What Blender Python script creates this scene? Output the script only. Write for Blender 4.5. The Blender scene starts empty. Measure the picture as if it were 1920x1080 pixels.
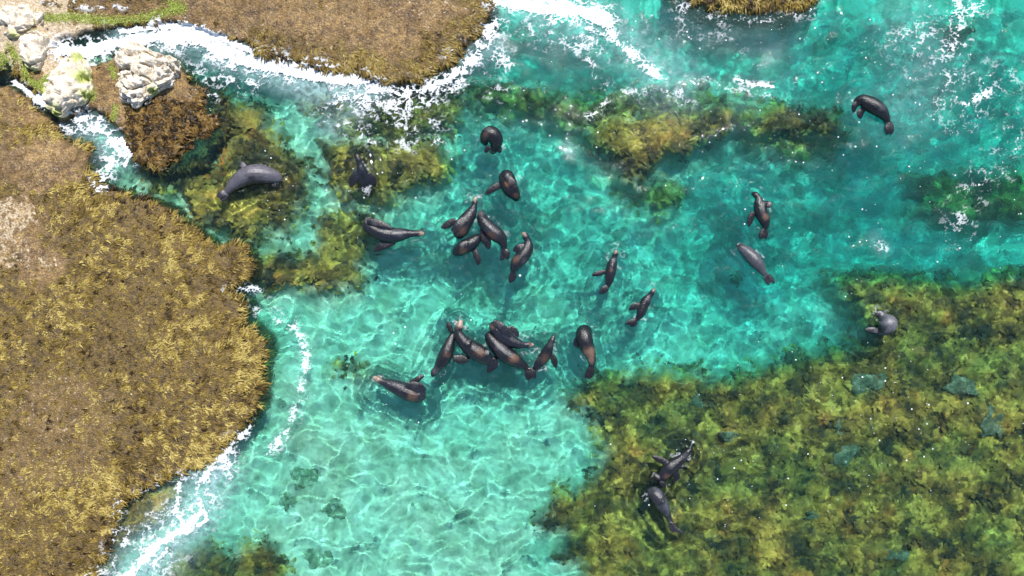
import bpy, bmesh, math, random
import numpy as np
from mathutils import Vector, noise as mnoise
from mathutils.bvhtree import BVHTree

# ------------------------------------------------------------------ camera, sky, sun, exposure
S = bpy.context.scene
C = S.collection
PPM = 60.0                       # photograph pixels per metre at the water line
CAMH = 26.0
cam = bpy.data.cameras.new('camera')
cam_o = bpy.data.objects.new('camera', cam)
C.objects.link(cam_o)
cam.sensor_width = 36
cam.lens = 36 * CAMH / 32.0
cam.clip_start = .5
cam.clip_end = 400
cam_o.location = (0, 0, CAMH)
S.camera = cam_o

SUN_EL, SUN_AZ = 56, 14          # degrees; azimuth from the top of the picture towards the right
W = bpy.data.worlds.new('World')
S.world = W
W.use_nodes = True
sky = W.node_tree.nodes.new('ShaderNodeTexSky')
sky.sky_type = 'NISHITA'
sky.sun_disc = False
sky.sun_elevation = math.radians(SUN_EL)
sky.sun_rotation = math.radians(SUN_AZ)
W.node_tree.links.new(sky.outputs[0], W.node_tree.nodes['Background'].inputs[0])
W.node_tree.nodes['Background'].inputs[1].default_value = 0.12
sun = bpy.data.lights.new('sun', 'SUN')
sun.energy = 4.8
sun.angle = math.radians(.5)
sun.color = (1, .955, .9)
sun.cycles.is_caustics_light = True
sun_o = bpy.data.objects.new('sun', sun)
C.objects.link(sun_o)
el, az = math.radians(SUN_EL), math.radians(SUN_AZ)
sv = Vector((math.sin(az) * math.cos(el), math.cos(az) * math.cos(el), math.sin(el)))
sun_o.rotation_euler = sv.to_track_quat('Z', 'Y').to_euler()
S.view_settings.view_transform = 'Standard'
S.view_settings.look = 'None'
S.view_settings.exposure = 0.7
S.view_settings.gamma = 1
S.view_settings.use_curve_mapping = False
S.render.engine = 'CYCLES'
S.cycles.caustics_refractive = True
S.cycles.caustics_reflective = False
S.cycles.use_denoising = True
S.cycles.max_bounces = 8
S.cycles.transmission_bounces = 6
S.cycles.transparent_max_bounces = 8
S.cycles.sample_clamp_indirect = 6
S.cycles.blur_glossy = .3

random.seed(4)
rng = np.random.default_rng(4)

# ------------------------------------------------------------------ small numeric helpers
def P(px, py):
    return (px - 960) / PPM, (540 - py) / PPM

def sstep(a, b, x):
    t = np.clip((x - a) / (b - a), 0, 1)
    return t * t * (3 - 2 * t)

_perm = rng.permutation(1024)
_gang = rng.random(1024) * 2 * math.pi
_gx, _gy = np.cos(_gang), np.sin(_gang)

def perlin(x, y, s=0):
    x = np.asarray(x, float) + s * 37.31
    y = np.asarray(y, float) + s * 17.77
    xi = np.floor(x).astype(int); yi = np.floor(y).astype(int)
    xf = x - xi; yf = y - yi
    u = xf * xf * xf * (xf * (xf * 6 - 15) + 10)
    v = yf * yf * yf * (yf * (yf * 6 - 15) + 10)
    def g(ix, iy, dx, dy):
        h = _perm[(_perm[ix & 1023] + iy) & 1023]
        return _gx[h] * dx + _gy[h] * dy
    a = g(xi, yi, xf, yf); b = g(xi + 1, yi, xf - 1, yf)
    c = g(xi, yi + 1, xf, yf - 1); d = g(xi + 1, yi + 1, xf - 1, yf - 1)
    return (a + u * (b - a) + v * ((c + u * (d - c)) - (a + u * (b - a)))) * 1.5

def fbm(x, y, s=0, o=4, gain=.5):
    r = 0; a = 1; t = 0
    for k in range(o):
        r = r + a * perlin(x, y, s + k * 3.7); t += a
        a *= gain; x = x * 2.03 + .3; y = y * 2.03 - .2
    return r / t

def cells(x, y, s=0):
    """distance to the nearest jittered point: rounded mounds"""
    x = np.asarray(x, float); y = np.asarray(y, float)
    xi = np.floor(x).astype(int); yi = np.floor(y).astype(int)
    best = np.full(x.shape, 9.); bid = np.zeros(x.shape)
    for dx in (-1, 0, 1):
        for dy in (-1, 0, 1):
            h = _perm[(_perm[(xi + dx + s * 13) & 1023] + yi + dy) & 1023]
            px = xi + dx + .5 + .45 * _gx[h]; py = yi + dy + .5 + .45 * _gy[h]
            d = np.hypot(px - x, py - y)
            m = d < best
            best = np.where(m, d, best); bid = np.where(m, h / 1023., bid)
    return best, bid

def lace(x, y, s=0):
    """distance to the border between neighbouring cells: the web between bubbles"""
    xi = np.floor(x).astype(int); yi = np.floor(y).astype(int)
    f1 = np.full(x.shape, 9.); f2 = np.full(x.shape, 9.)
    for dx in (-1, 0, 1):
        for dy in (-1, 0, 1):
            h = _perm[(_perm[(xi + dx + s * 13) & 1023] + yi + dy) & 1023]
            d = np.hypot(xi + dx + .5 + .48 * _gx[h] - x, yi + dy + .5 + .48 * _gy[h] - y)
            f2 = np.minimum(f2, np.maximum(f1, d)); f1 = np.minimum(f1, d)
    return f2 - f1

def poly_sd(X, Y, pts):
    """signed distance in metres, positive inside"""
    pts = [P(*p) for p in pts]
    best = np.full(X.shape, 1e9); ins = np.zeros(X.shape, bool)
    n = len(pts)
    for i in range(n):
        ax, ay = pts[i]; bx, by = pts[(i + 1) % n]
        ex, ey = bx - ax, by - ay
        t = np.clip(((X - ax) * ex + (Y - ay) * ey) / (ex * ex + ey * ey + 1e-12), 0, 1)
        best = np.minimum(best, (X - ax - t * ex) ** 2 + (Y - ay - t * ey) ** 2)
        if ay != by:
            c = ((ay > Y) != (by > Y)) & (X < (bx - ax) * (Y - ay) / (by - ay) + ax)
            ins ^= c
    d = np.sqrt(best)
    return np.where(ins, d, -d)

def line_d(X, Y, pts):
    best = np.full(X.shape, 1e9)
    pts = [P(*p) for p in pts]
    for (ax, ay), (bx, by) in zip(pts[:-1], pts[1:]):
        ex, ey = bx - ax, by - ay
        t = np.clip(((X - ax) * ex + (Y - ay) * ey) / (ex * ex + ey * ey + 1e-12), 0, 1)
        best = np.minimum(best, (X - ax - t * ex) ** 2 + (Y - ay - t * ey) ** 2)
    return np.sqrt(best)

# ------------------------------------------------------------------ where things lie (photograph pixels -> metres)
LEFT_SHELF = [(-900, 330), (-900, 1800), (-100, 1800), (60, 1300), (120, 1150), (160, 1085), (195, 1040), (208, 1000), (215, 960),
              (240, 930), (270, 908), (310, 893), (350, 880), (385, 862), (425, 828), (460, 795), (482, 760), (490, 730),
              (484, 692), (497, 660), (490, 636), (462, 610), (450, 585), (458, 565), (425, 548), (440, 535), (472, 515), (474, 492),
              (462, 464), (440, 462), (418, 470), (396, 462), (376, 444), (350, 425), (325, 400), (290, 380), (250, 372),
              (215, 358), (192, 356), (178, 335), (166, 312), (168, 290), (160, 272), (118, 262), (100, 236), (60, 196), (25, 168), (-60, 150), (-300, 200)]
TOP_SHELF = [(-900, 330), (-300, 200), (-60, 148), (20, 125), (40, 150), (95, 190), (118, 228), (150, 212), (185, 205), (215, 225),
             (240, 252), (262, 300), (300, 318), (330, 290), (360, 240), (372, 200), (385, 172), (352, 160), (340, 128), (300, 120), (232, 108), (190, 122), (150, 124), (120, 112), (108, 92),
             (118, 74), (160, 62), (205, 54), (260, 46), (310, 44), (350, 48), (400, 62), (440, 76), (484, 82), (476, 94), (500, 106),
             (545, 112), (575, 124), (600, 131), (650, 132), (690, 134), (696, 150), (725, 156), (765, 155), (800, 143), (826, 128),
             (850, 114), (868, 98), (884, 74), (905, 55), (918, 34), (925, 10), (890, -40), (900, -200), (850, -900), (-900, -900)]
ISLET = [(1270, -30), (1300, 0), (1330, 14), (1370, 20), (1420, 16), (1470, 17), (1505, 12), (1530, 0), (1560, -40), (1540, -130), (1420, -170), (1300, -140)]

REEFS = [  # polygon, depth of the reef top, edge softness, bump, id
    ([(1000, 985), (1045, 935), (1110, 900), (1135, 850), (1100, 790), (1062, 745), (1110, 705), (1185, 700), (1255, 690), (1300, 705),
      (1350, 708), (1420, 695), (1480, 665), (1560, 655), (1625, 640), (1640, 600), (1590, 560), (1560, 525), (1640, 505), (1740, 515), (1830, 515),
      (2000, 500), (2500, 500), (2500, 1700), (1000, 1700), (1060, 1150), (1090, 1085), (1035, 1060), (1062, 1020)], .74),
    ([(1085, 235), (1150, 205), (1230, 192), (1350, 180), (1395, 176), (1500, 186), (1590, 205), (1605, 240), (1560, 268), (1500, 262),
      (1420, 252), (1388, 232), (1352, 262), (1290, 274), (1250, 300), (1195, 350), (1155, 330), (1140, 285), (1105, 262)], .75),
    ([(1165, 215), (1230, 205), (1340, 215), (1350, 245), (1290, 268), (1248, 290), (1195, 345), (1165, 330), (1175, 290), (1150, 262)], .38),
    ([(1395, 215), (1450, 200), (1560, 220), (1550, 245), (1450, 240)], .68),
    ([(860, 150), (930, 140), (1000, 150), (1080, 165), (1200, 150), (1330, 165), (1420, 170), (1400, 190), (1200, 230), (1090, 250), (1010, 215), (930, 205), (870, 195)], .95),
    ([(1120, 320), (1180, 340), (1260, 330), (1300, 350), (1260, 400), (1200, 380)], 1.3),
    ([(1390, 170), (1600, 200), (1590, 280), (1500, 300), (1400, 262)], 1.35),
    ([(392, 175), (440, 180), (492, 192), (498, 225), (530, 265), (580, 300), (575, 345), (565, 385), (540, 430), (470, 445), (400, 430), (335, 395),
      (325, 355), (250, 345), (240, 322), (300, 318), (380, 300), (410, 240)], .52),
    ([(590, 255), (700, 250), (800, 262), (860, 285), (850, 318), (780, 345), (735, 375), (690, 380), (640, 370), (600, 330)], .52),
    ([(595, 400), (650, 385), (700, 410), (690, 470), (668, 535), (600, 548), (560, 540), (500, 545), (478, 515), (480, 470), (520, 465), (580, 470)], .55),
    ([(520, 130), (600, 150), (720, 160), (860, 150), (880, 180), (840, 240), (760, 262), (640, 250), (600, 215), (560, 180)], .78),
    ([(280, 1100), (320, 1030), (380, 1015), (420, 1060), (455, 1025), (500, 1030), (535, 1075), (520, 1200), (250, 1200)], .7),
    ([(612, 690), (640, 680), (680, 688), (672, 712), (630, 716)], .95),
    ([(215, 960), (250, 920), (300, 905), (340, 905), (330, 950), (300, 985), (260, 1010), (220, 1060), (180, 1100), (160, 1085)], .22),
    ([(1740, 320), (1840, 310), (2000, 300), (2000, 420), (1850, 420), (1760, 400)], 1.5),
    ([(1800, 30), (1840, 30), (1850, 62), (1815, 60)], .7),
]
DEPTHS = [  # px, py, depth of the sand
    (750, 950, 1.0), (620, 860, .95), (900, 1050, .95), (520, 700, 1.0), (1000, 850, 1.05), (700, 620, 1.15), (560, 560, 1.15), (900, 700, 1.2),
    (960, 560, 1.35), (1150, 600, 1.4), (1300, 640, 1.5), (1500, 600, 1.5), (1060, 400, 1.6), (900, 330, 1.45), (800, 480, 1.3), (1200, 420, 1.6), (1350, 450, 1.95),
    (1450, 480, 2.2), (1650, 430, 2.5), (1500, 340, 2.0), (1700, 330, 2.3), (1800, 200, 2.1), (1880, 100, 1.7), (1880, 300, 2.1), (1600, 120, 2.0), (1400, 110, 1.5),
    (1250, 110, 1.75), (1100, 60, 2.2), (1000, 130, 2.0), (950, 80, 2.0), (1420, 60, 1.9), (1850, 430, 2.5), (540, 220, 1.0), (590, 400, 1.1), (470, 150, 1.4), (800, 200, 1.5),
    (330, 360, 1.3), (560, 1000, .95), (420, 960, 1.1), (1900, 600, 1.6), (1400, 900, 1.5), (1100, 1000, 1.3), (1600, 560, 2.0), (240, 330, .9), (470, 620, 1.3)]

def sand_depth(X, Y):
    num = 0; den = 0
    for px, py, d in DEPTHS:
        x, y = P(px, py)
        w = 1 / ((X - x) ** 2 + (Y - y) ** 2 + .5) ** 1.6
        num = num + w * d; den = den + w
    return num / den

def warp(X, Y, a=.22, f=1.1, s=5):
    return X + a * fbm(X * f, Y * f, s, 3), Y + a * fbm(X * f, Y * f, s + 9, 3)

def fields(X, Y):
    """terrain height, reef amount, land distances"""
    Xw, Yw = warp(X, Y, .30, 1.3)
    Xe, Ye = warp(X, Y, .17, 2.6, 21); Xe, Ye = Xe + .05 * perlin(X * 8, Y * 8, 23), Ye + .05 * perlin(X * 8, Y * 8, 24)
    dep = sand_depth(X, Y) + .10 * fbm(X * .9, Y * .9, 2, 3) + .035 * fbm(X * 3, Y * 3, 31, 3)
    c, cid = cells(X * .75 + .2 * fbm(X, Y, 3, 2), Y * .75, 1)
    dep = dep - .09 * sstep(.5, .1, c) * (cid > .55)          # half buried cobbles
    h = -dep
    reef = np.zeros(X.shape)
    m1, i1 = cells(X * 1.9 + .3 * fbm(X * 2, Y * 2, 4, 2), Y * 1.9, 2)
    m2, i2 = cells(X * 4.6, Y * 4.6, 3)
    bump = .30 * (.55 - m1) + .20 * (.5 - m2) + .42 * fbm(X * .55, Y * .55, 6, 3)
    for pts, top in REEFS:
        sd = poly_sd(Xw, Yw, pts)
        k = sstep(-.28, .62, sd + .1 + .2 * (.5 - m1) + .25 * fbm(X * 1.1, Y * 1.1, 7, 3)) if top > .3 else sstep(-.12, .35, sd)
        hr = np.minimum(-top + bump * min(1, top * 1.6), -.06)
        nh = h * (1 - k) + hr * k
        reef = np.maximum(reef, np.where(nh > h - .02, k, 0))
        h = np.maximum(h, nh)
    sl = poly_sd(Xe, Ye, LEFT_SHELF); st = poly_sd(Xe, Ye, TOP_SHELF); si = poly_sd(Xe, Ye, ISLET)
    sd = np.maximum(np.maximum(sl, st), si)
    topz = .16 + .12 * sstep(0, 1.4, sd) + .05 * fbm(X * .8, Y * .8, 8, 3) + .035 * fbm(X * 3.1, Y * 3.1, 9, 4) + .02 * (.5 - m2)
    topz = topz + .10 * sstep(.0, .5, si)
    # a lower wet step along parts of the rim
    k = sstep(-.26, .05, sd)
    h = h * (1 - k) + topz * k
    return h, reef, sl, st, si

SHORE_H = None
def axis(lo, hi, step, far):
    core = np.arange(lo, hi + step * .5, step)
    out = [hi + far * (i / 9.) ** 2.2 for i in range(1, 10)]
    outl = [lo - far * (i / 9.) ** 2.2 for i in range(9, 0, -1)]
    return np.concatenate([outl, core, out])

def grid_mesh(name, X, Y, Z, keep=None, smooth=True):
    ny, nx = X.shape
    idx = np.arange(nx * ny).reshape(ny, nx)
    q = np.stack([idx[:-1, :-1], idx[:-1, 1:], idx[1:, 1:], idx[1:, :-1]], -1).reshape(-1, 4)
    co = np.stack([X, Y, Z], -1).reshape(-1, 3)
    if keep is not None:
        q = q[keep.reshape(-1)]
    return raw_mesh(name, co, q, smooth)

def raw_mesh(name, co, q, smooth=True):
    used = np.unique(q)
    remap = np.full(len(co), -1); remap[used] = np.arange(len(used))
    co = co[used]; q = remap[q]
    me = bpy.data.meshes.new(name)
    me.vertices.add(len(co)); me.vertices.foreach_set('co', co.astype(np.float32).ravel())
    k = q.shape[1]
    me.loops.add(q.size); me.loops.foreach_set('vertex_index', q.astype(np.int32).ravel())
    me.polygons.add(len(q)); me.polygons.foreach_set('loop_start', np.arange(0, q.size, k, dtype=np.int32))
    me.update(calc_edges=True)
    me.polygons.foreach_set('use_smooth', np.full(len(q), smooth))
    me['_'] = 0; del me['_']
    return me, used

def fattr(me, name, vals):
    a = me.attributes.new(name, 'FLOAT', 'POINT'); a.data.foreach_set('value', np.asarray(vals, np.float32).ravel())

def cattr(me, name, rgb):
    rgb = np.asarray(rgb, np.float32)
    a = me.attributes.new(name, 'FLOAT_COLOR', 'POINT')
    a.data.foreach_set('color', np.concatenate([rgb, np.ones((len(rgb), 1), np.float32)], 1).ravel())

def put(name, me, mat=None, parent=None, **props):
    o = bpy.data.objects.new(name, me)
    C.objects.link(o)
    if mat: me.materials.append(mat)
    if parent: o.parent = parent
    for k, v in props.items(): o[k] = v
    o.cycles.is_caustics_receiver = True
    return o

# ------------------------------------------------------------------ materials
class NT:
    def __init__(s, name):
        s.m = bpy.data.materials.new(name); s.m.use_nodes = True
        s.t = s.m.node_tree; s.t.nodes.clear()
        s.out = s.n('ShaderNodeOutputMaterial')
    def n(s, k, **kw):
        x = s.t.nodes.new(k)
        for a, b in kw.items(): setattr(x, a, b)
        return x
    def l(s, a, b): s.t.links.new(a, b)
    def val(s, sock, v):
        if hasattr(v, 'links') or isinstance(v, bpy.types.NodeSocket): s.l(v, sock)
        else: sock.default_value = v
    def noise(s, scale, detail=4, rough=.55, dist=0, vec=None):
        x = s.n('ShaderNodeTexNoise'); x.inputs['Scale'].default_value = scale; x.inputs['Detail'].default_value = detail
        x.inputs['Roughness'].default_value = rough; x.inputs['Distortion'].default_value = dist
        s.l(vec or s.pos(), x.inputs['Vector']); return x.outputs['Fac']
    def voro(s, scale, feature='F1', out='Distance', vec=None):
        x = s.n('ShaderNodeTexVoronoi', feature=feature); x.inputs['Scale'].default_value = scale
        s.l(vec or s.pos(), x.inputs['Vector']); return x.outputs[out]
    def pos(s):
        if not hasattr(s, '_p'): s._p = s.n('ShaderNodeTexCoord').outputs['Object']
        return s._p
    def ramp(s, fac, stops):
        x = s.n('ShaderNodeValToRGB'); e = x.color_ramp.elements
        while len(e) < len(stops): e.new(.5)
        for i, (p, c) in enumerate(stops):
            e[i].position = p; e[i].color = (c, c, c, 1) if isinstance(c, (int, float)) else (*c, 1)
        s.l(fac, x.inputs[0]); return x.outputs[0]
    def mix(s, f, a, b, mode='MIX'):
        x = s.n('ShaderNodeMix', data_type='RGBA', blend_type=mode)
        s.val(x.inputs[0], f)
        for sock, v in ((x.inputs[6], a), (x.inputs[7], b)):
            if isinstance(v, tuple): v = (*v, 1)[:4]
            s.val(sock, v)
        return x.outputs[2]
    def math(s, op, a, b=0):
        x = s.n('ShaderNodeMath', operation=op); s.val(x.inputs[0], a); s.val(x.inputs[1], b); return x.outputs[0]
    def attr(s, name, out='Fac'):
        return s.n('ShaderNodeAttribute', attribute_name=name).outputs[out]
    def bump(s, h, strength=.5, dist=.02):
        x = s.n('ShaderNodeBump'); x.inputs['Strength'].default_value = strength; x.inputs['Distance'].default_value = dist
        s.l(h, x.inputs['Height']); return x.outputs[0]
    def pbr(s, col, rough=.8, normal=None, spec=.4):
        b = s.n('ShaderNodeBsdfPrincipled'); s.val(b.inputs['Base Color'], (*col, 1) if isinstance(col, tuple) else col)
        s.val(b.inputs['Roughness'], rough); b.inputs['Specular IOR Level'].default_value = spec
        if normal: s.l(normal, b.inputs['Normal'])
        s.l(b.outputs[0], s.out.inputs[0]); return b

def m_seabed():
    n = NT('sand and rubble seabed')
    base = n.ramp(n.noise(.8, 6, .62, 1.6), [(.30, (.34, .37, .27)), (.47, (.62, .62, .49)), (.64, (.80, .78, .66))])
    fine = n.ramp(n.noise(9, 6, .7), [(.3, .72), (.7, 1.08)])
    base = n.mix(1, base, fine, 'MULTIPLY')
    stones = n.ramp(n.voro(1.6), [(.12, 1.0), (.3, 0.0)])
    pick = n.ramp(n.noise(.8, 2), [(.5, 0.0), (.62, 1.0)])
    base = n.mix(n.math('MULTIPLY', n.math('MULTIPLY', stones, pick), .5), base, (.22, .27, .21))
    base = n.mix(n.math('MULTIPLY', n.attr('cobble'), n.ramp(n.noise(5, 5, .7), [(.3, .35), (.6, .85)])), base, n.mix(n.noise(4, 5), (.16, .20, .13), (.46, .48, .36)))
    weedy = n.mix(1, n.attr('plants', 'Color'), n.ramp(n.noise(12, 5, .7), [(.3, .55), (.7, 1.2)]), 'MULTIPLY')
    col = n.mix(n.attr('reef'), base, weedy)
    rock = n.mix(n.noise(14, 5), (.05, .035, .018), (.17, .115, .05))
    col = n.mix(n.ramp(n.attr('side'), [(0, 0.0), (1, 1.0)]), col, rock)
    n.pbr(col, .9, n.bump(n.noise(12, 5), .6, .03), .2)
    return n.m

def m_shelf():
    n = NT('wet encrusted shelf rock')
    a = n.ramp(n.noise(17, 8, .82), [(.34, (.045, .028, .014)), (.44, (.15, .095, .045)), (.54, (.28, .19, .075)), (.64, (.44, .32, .145)), (.74, (.62, .51, .32))])
    b = n.ramp(n.noise(1.1, 6, .7), [(.35, (.5, .44, .36)), (.62, (1.05, 1.02, .98))])
    bare = n.mix(1, n.mix(1, a, b, 'MULTIPLY'), n.ramp(n.noise(5, 7, .75), [(.36, (.34, .28, .22)), (.5, (.95, .92, .88)), (.65, (1.3, 1.3, 1.25))]), 'MULTIPLY')
    spots = n.ramp(n.voro(11), [(.0, 1.0), (.16, 0.0)])
    bare = n.mix(n.math('MULTIPLY', spots, .5), bare, (.10, .07, .03))
    weed = n.mix(n.ramp(n.noise(9, 7, .75), [(.35, 0.0), (.65, 1.0)]), (.018, .010, .003), (.17, .108, .020))
    col = n.mix(n.attr('weed'), bare, weed)
    pal = n.ramp(n.noise(14, 5, .7), [(.35, (.26, .19, .11)), (.65, (.56, .46, .32))])
    col = n.mix(n.ramp(n.math('ADD', n.attr('pale'), n.math('MULTIPLY', n.math('SUBTRACT', n.noise(8, 5, .75), .5), 1.7)), [(.56, 0.0), (.7, 1.0)]), col, pal)
    hgt = n.math('ADD', n.noise(22, 6, .75), n.math('MULTIPLY', n.voro(16), .6))
    n.pbr(col, n.ramp(n.noise(3, 3), [(.4, .35), (.6, .85)]), n.bump(hgt, .9, .045), .5)
    return n.m

def m_boulder():
    n = NT('sun bleached limestone')
    a = n.ramp(n.noise(7, 7, .72), [(.28, (.16, .11, .06)), (.42, (.50, .42, .31)), (.58, (.68, .63, .54)), (.8, (.76, .73, .67))])
    pit_shade = n.ramp(n.voro(13), [(.0, 1.0), (.13, 0.0)])  # dark dots put the shade of small hollows into the colour
    gate = n.ramp(n.noise(4, 3), [(.48, 0.0), (.6, 1.0)])
    col = n.mix(n.math('MULTIPLY', pit_shade, gate), a, (.16, .11, .07))
    green = n.mix(n.noise(30, 4), (.20, .27, .04), (.42, .46, .12))
    col = n.mix(n.attr('green'), col, green)
    n.pbr(col, .85, n.bump(n.math('ADD', n.noise(12, 7, .7), n.math('MULTIPLY', n.voro(9), .4)), .8, .06), .3)
    return n.m

def m_plant(name, rough=.5, spec=.5, dark=.6):
    n = NT(name)
    c = n.mix(1, n.attr('tone', 'Color'), n.ramp(n.noise(30, 4), [(.3, dark), (.7, 1.25)]), 'MULTIPLY')
    b = n.pbr(c, rough, None, spec)
    tr = n.n('ShaderNodeBsdfTranslucent'); n.l(c, tr.inputs[0])
    mx = n.n('ShaderNodeMixShader'); mx.inputs[0].default_value = .22
    n.l(b.outputs[0], mx.inputs[1]); n.l(tr.outputs[0], mx.inputs[2]); n.l(mx.outputs[0], n.out.inputs[0])
    return n.m

def m_foam():
    n = NT('sea foam')
    c = n.ramp(n.noise(20, 5, .7), [(.3, (.50, .56, .60)), (.6, (.74, .77, .80))])
    b = n.pbr(c, .6, n.bump(n.noise(35, 4), .6, .03), .3)
    n.l(n.attr('alpha'), b.inputs['Alpha'])
    return n.m

def m_water():
    n = NT('clear turquoise sea water')
    nz = n.bump(n.noise(3.4, 3, .5, 2.4), .9, .025)
    rf = n.n('ShaderNodeBsdfRefraction'); rf.inputs['IOR'].default_value = 1.333; rf.inputs['Roughness'].default_value = 0
    n.l(n.attr('tint', 'Color'), rf.inputs['Color'])
    gl = n.n('ShaderNodeBsdfGlossy'); gl.inputs['Roughness'].default_value = .02
    fr = n.n('ShaderNodeFresnel'); fr.inputs['IOR'].default_value = 1.333
    for x in (rf, gl, fr): n.l(nz, x.inputs['Normal'])
    m1 = n.n('ShaderNodeMixShader'); n.l(fr.outputs[0], m1.inputs[0]); n.l(rf.outputs[0], m1.inputs[1]); n.l(gl.outputs[0], m1.inputs[2])
    # teal surface veil stands in for light scattered in the water, stronger with depth
    tb = n.n('ShaderNodeBsdfDiffuse'); tb.inputs[0].default_value = (.075, .30, .27, 1)
    m0 = n.n('ShaderNodeMixShader'); n.l(n.attr('scatter_veil'), m0.inputs[0]); n.l(m1.outputs[0], m0.inputs[1]); n.l(tb.outputs[0], m0.inputs[2])
    df = n.n('ShaderNodeBsdfDiffuse'); df.inputs[0].default_value = (.34, .56, .56, 1)
    m2 = n.n('ShaderNodeMixShader')
    mk = n.math('MULTIPLY', n.attr('milk'), n.ramp(n.noise(3.2, 7, .7, 1.5), [(.35, .2), (.65, 1.0)]))
    n.l(mk, m2.inputs[0]); n.l(m0.outputs[0], m2.inputs[1]); n.l(df.outputs[0], m2.inputs[2])
    n.l(m2.outputs[0], n.out.inputs[0])
    return n.m

def m_seal():
    n = NT('wet sea lion fur')
    c = n.mix(1, n.attr('tone', 'Color'), n.ramp(n.noise(22, 5, .7), [(.3, .6), (.7, 1.3)]), 'MULTIPLY')
    b = n.pbr(c, n.ramp(n.noise(6, 4), [(.35, .16), (.65, .36)]), n.bump(n.noise(30, 6, .8), .55, .022), .45)
    return n.m

M = dict(seabed=m_seabed(), shelf=m_shelf(), boulder=m_boulder(), plant=m_plant('brown seaweed fronds', .5, .25, .5),
         kelp=m_plant('olive kelp blades', .6, .3, .8), moss=m_plant('bright green algae', .7, .3), foam=m_foam(), water=m_water(), seal=m_seal())

# ------------------------------------------------------------------ terrain
def mixc(t, *cols):
    cols = np.array(cols); t = np.clip(t, 0, .9999) * (len(cols) - 1); i = t.astype(int); f = (t - i)[..., None]
    return cols[i] * (1 - f) + cols[i + 1] * f

def kelp_tone(x, y, jit=0.):
    """colour of the weed by plant: each clump is a plant of its own age and kind"""
    xx = x + .3 * fbm(x * 1.6, y * 1.6, 205, 3); yy = y + .3 * fbm(x * 1.6, y * 1.6, 206, 3)
    c1, i1 = cells(xx * 1.7, yy * 2.1, 5); c2, i2 = cells(xx * 3.6, yy * 4.1, 6); c3, i3 = cells(xx * 7, yy * 8, 7)
    t = .53 + (i1 - .5) * .45 + (i2 - .5) * .55 + (i3 - .5) * .38 + fbm(x * .8, y * .8, 220, 3) * .6 - c2 * .12 + jit
    col = mixc(t, (.028, .027, .016), (.135, .090, .024), (.33, .215, .045), (.62, .42, .09))
    k = sstep(.15, .45, fbm(x * 1.3, y * 1.3, 225, 3))[..., None] * .6
    return col * (1 - k) + col * np.array([1.2, .72, .8]) * k

ax_ = axis(-16.8, 16.8, .06, 26); ay_ = axis(-9.9, 9.9, .06, 26)
GX, GY = np.meshgrid(ax_, ay_)
GH, GR, SL, ST, SI = fields(GX, GY)
SD = np.maximum(np.maximum(SL, ST), SI)
# bare pale places on the shelves (px, py, rx, ry, amount)
def blobs(X, Y, lst, edge=.35, s=40):
    out = np.zeros(X.shape)
    nz = edge * fbm(X * 2.2, Y * 2.2, s, 4)
    for px, py, rx, ry, a in lst:
        x, y = P(px, py)
        d = np.hypot((X - x) / (rx / PPM), (Y - y) / (ry / PPM))
        out = np.maximum(out, a * sstep(1.15, .8, d + nz))
    return out
PALE = [(25, 410, 60, 45, .62), (20, 470, 50, 40, .55), (75, 470, 35, 40, .45), (100, 495, 22, 18, .55), (70, 70, 110, 80, 1), (40, 30, 70, 50, 1), (20, 60, 90, 90, .9), (130, 750, 120, 60, .42), (110, 840, 110, 60, .4), (30, 900, 70, 50, .4), (190, 700, 60, 30, .36), (640, 60, 260, 60, .4), (800, 20, 80, 25, .45), (330, 40, 200, 30, .35), (90, 310, 70, 45, .42)]
BARE = [(90, 310, 75, 50, 1), (120, 770, 90, 70, .45), (90, 850, 90, 60, .4), (20, 890, 60, 60, .4), (170, 860, 50, 40, .3), (25, 430, 70, 70, 1),
        (85, 500, 45, 40, .9), (330, 40, 400, 40, .7), (600, 70, 190, 45, 1), (740, 60, 60, 80, .95), (800, 22, 70, 32, 1), (640, 20, 120, 30, .8),
        (450, 20, 160, 40, .85), (60, 210, 50, 30, .6), (150, 180, 200, 70, .9), (10, 300, 40, 60, .7), (690, 108, 70, 16, .7), (300, 200, 90, 90, .9)]
def weed_amount(X, Y, sl, st, si):
    w = np.where(np.maximum(sl, si) > st, 1.0, .8)
    w = w * (1 - blobs(X, Y, BARE, .8))
    w = np.maximum(w, sstep(.95, .35, np.maximum(st, -9) + .35 * fbm(X * 1.2, Y * 1.2, 55, 3)) * (st > -.3) * .9 * (X > -8.2))
    return np.clip(w + .25 * fbm(X * 1.6, Y * 1.6, 50, 4), 0, 1)
WEED = weed_amount(GX, GY, SL, ST, SI)
PAL = blobs(GX, GY, PALE, .7)
fc = lambda A: (A[:-1, :-1] + A[1:, 1:] + A[1:, :-1] + A[:-1, 1:]) / 4
fsd = fc(SD); fsl = fc(SL); fst = fc(ST); fsi = fc(SI)
land = fsd > -.17
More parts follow.
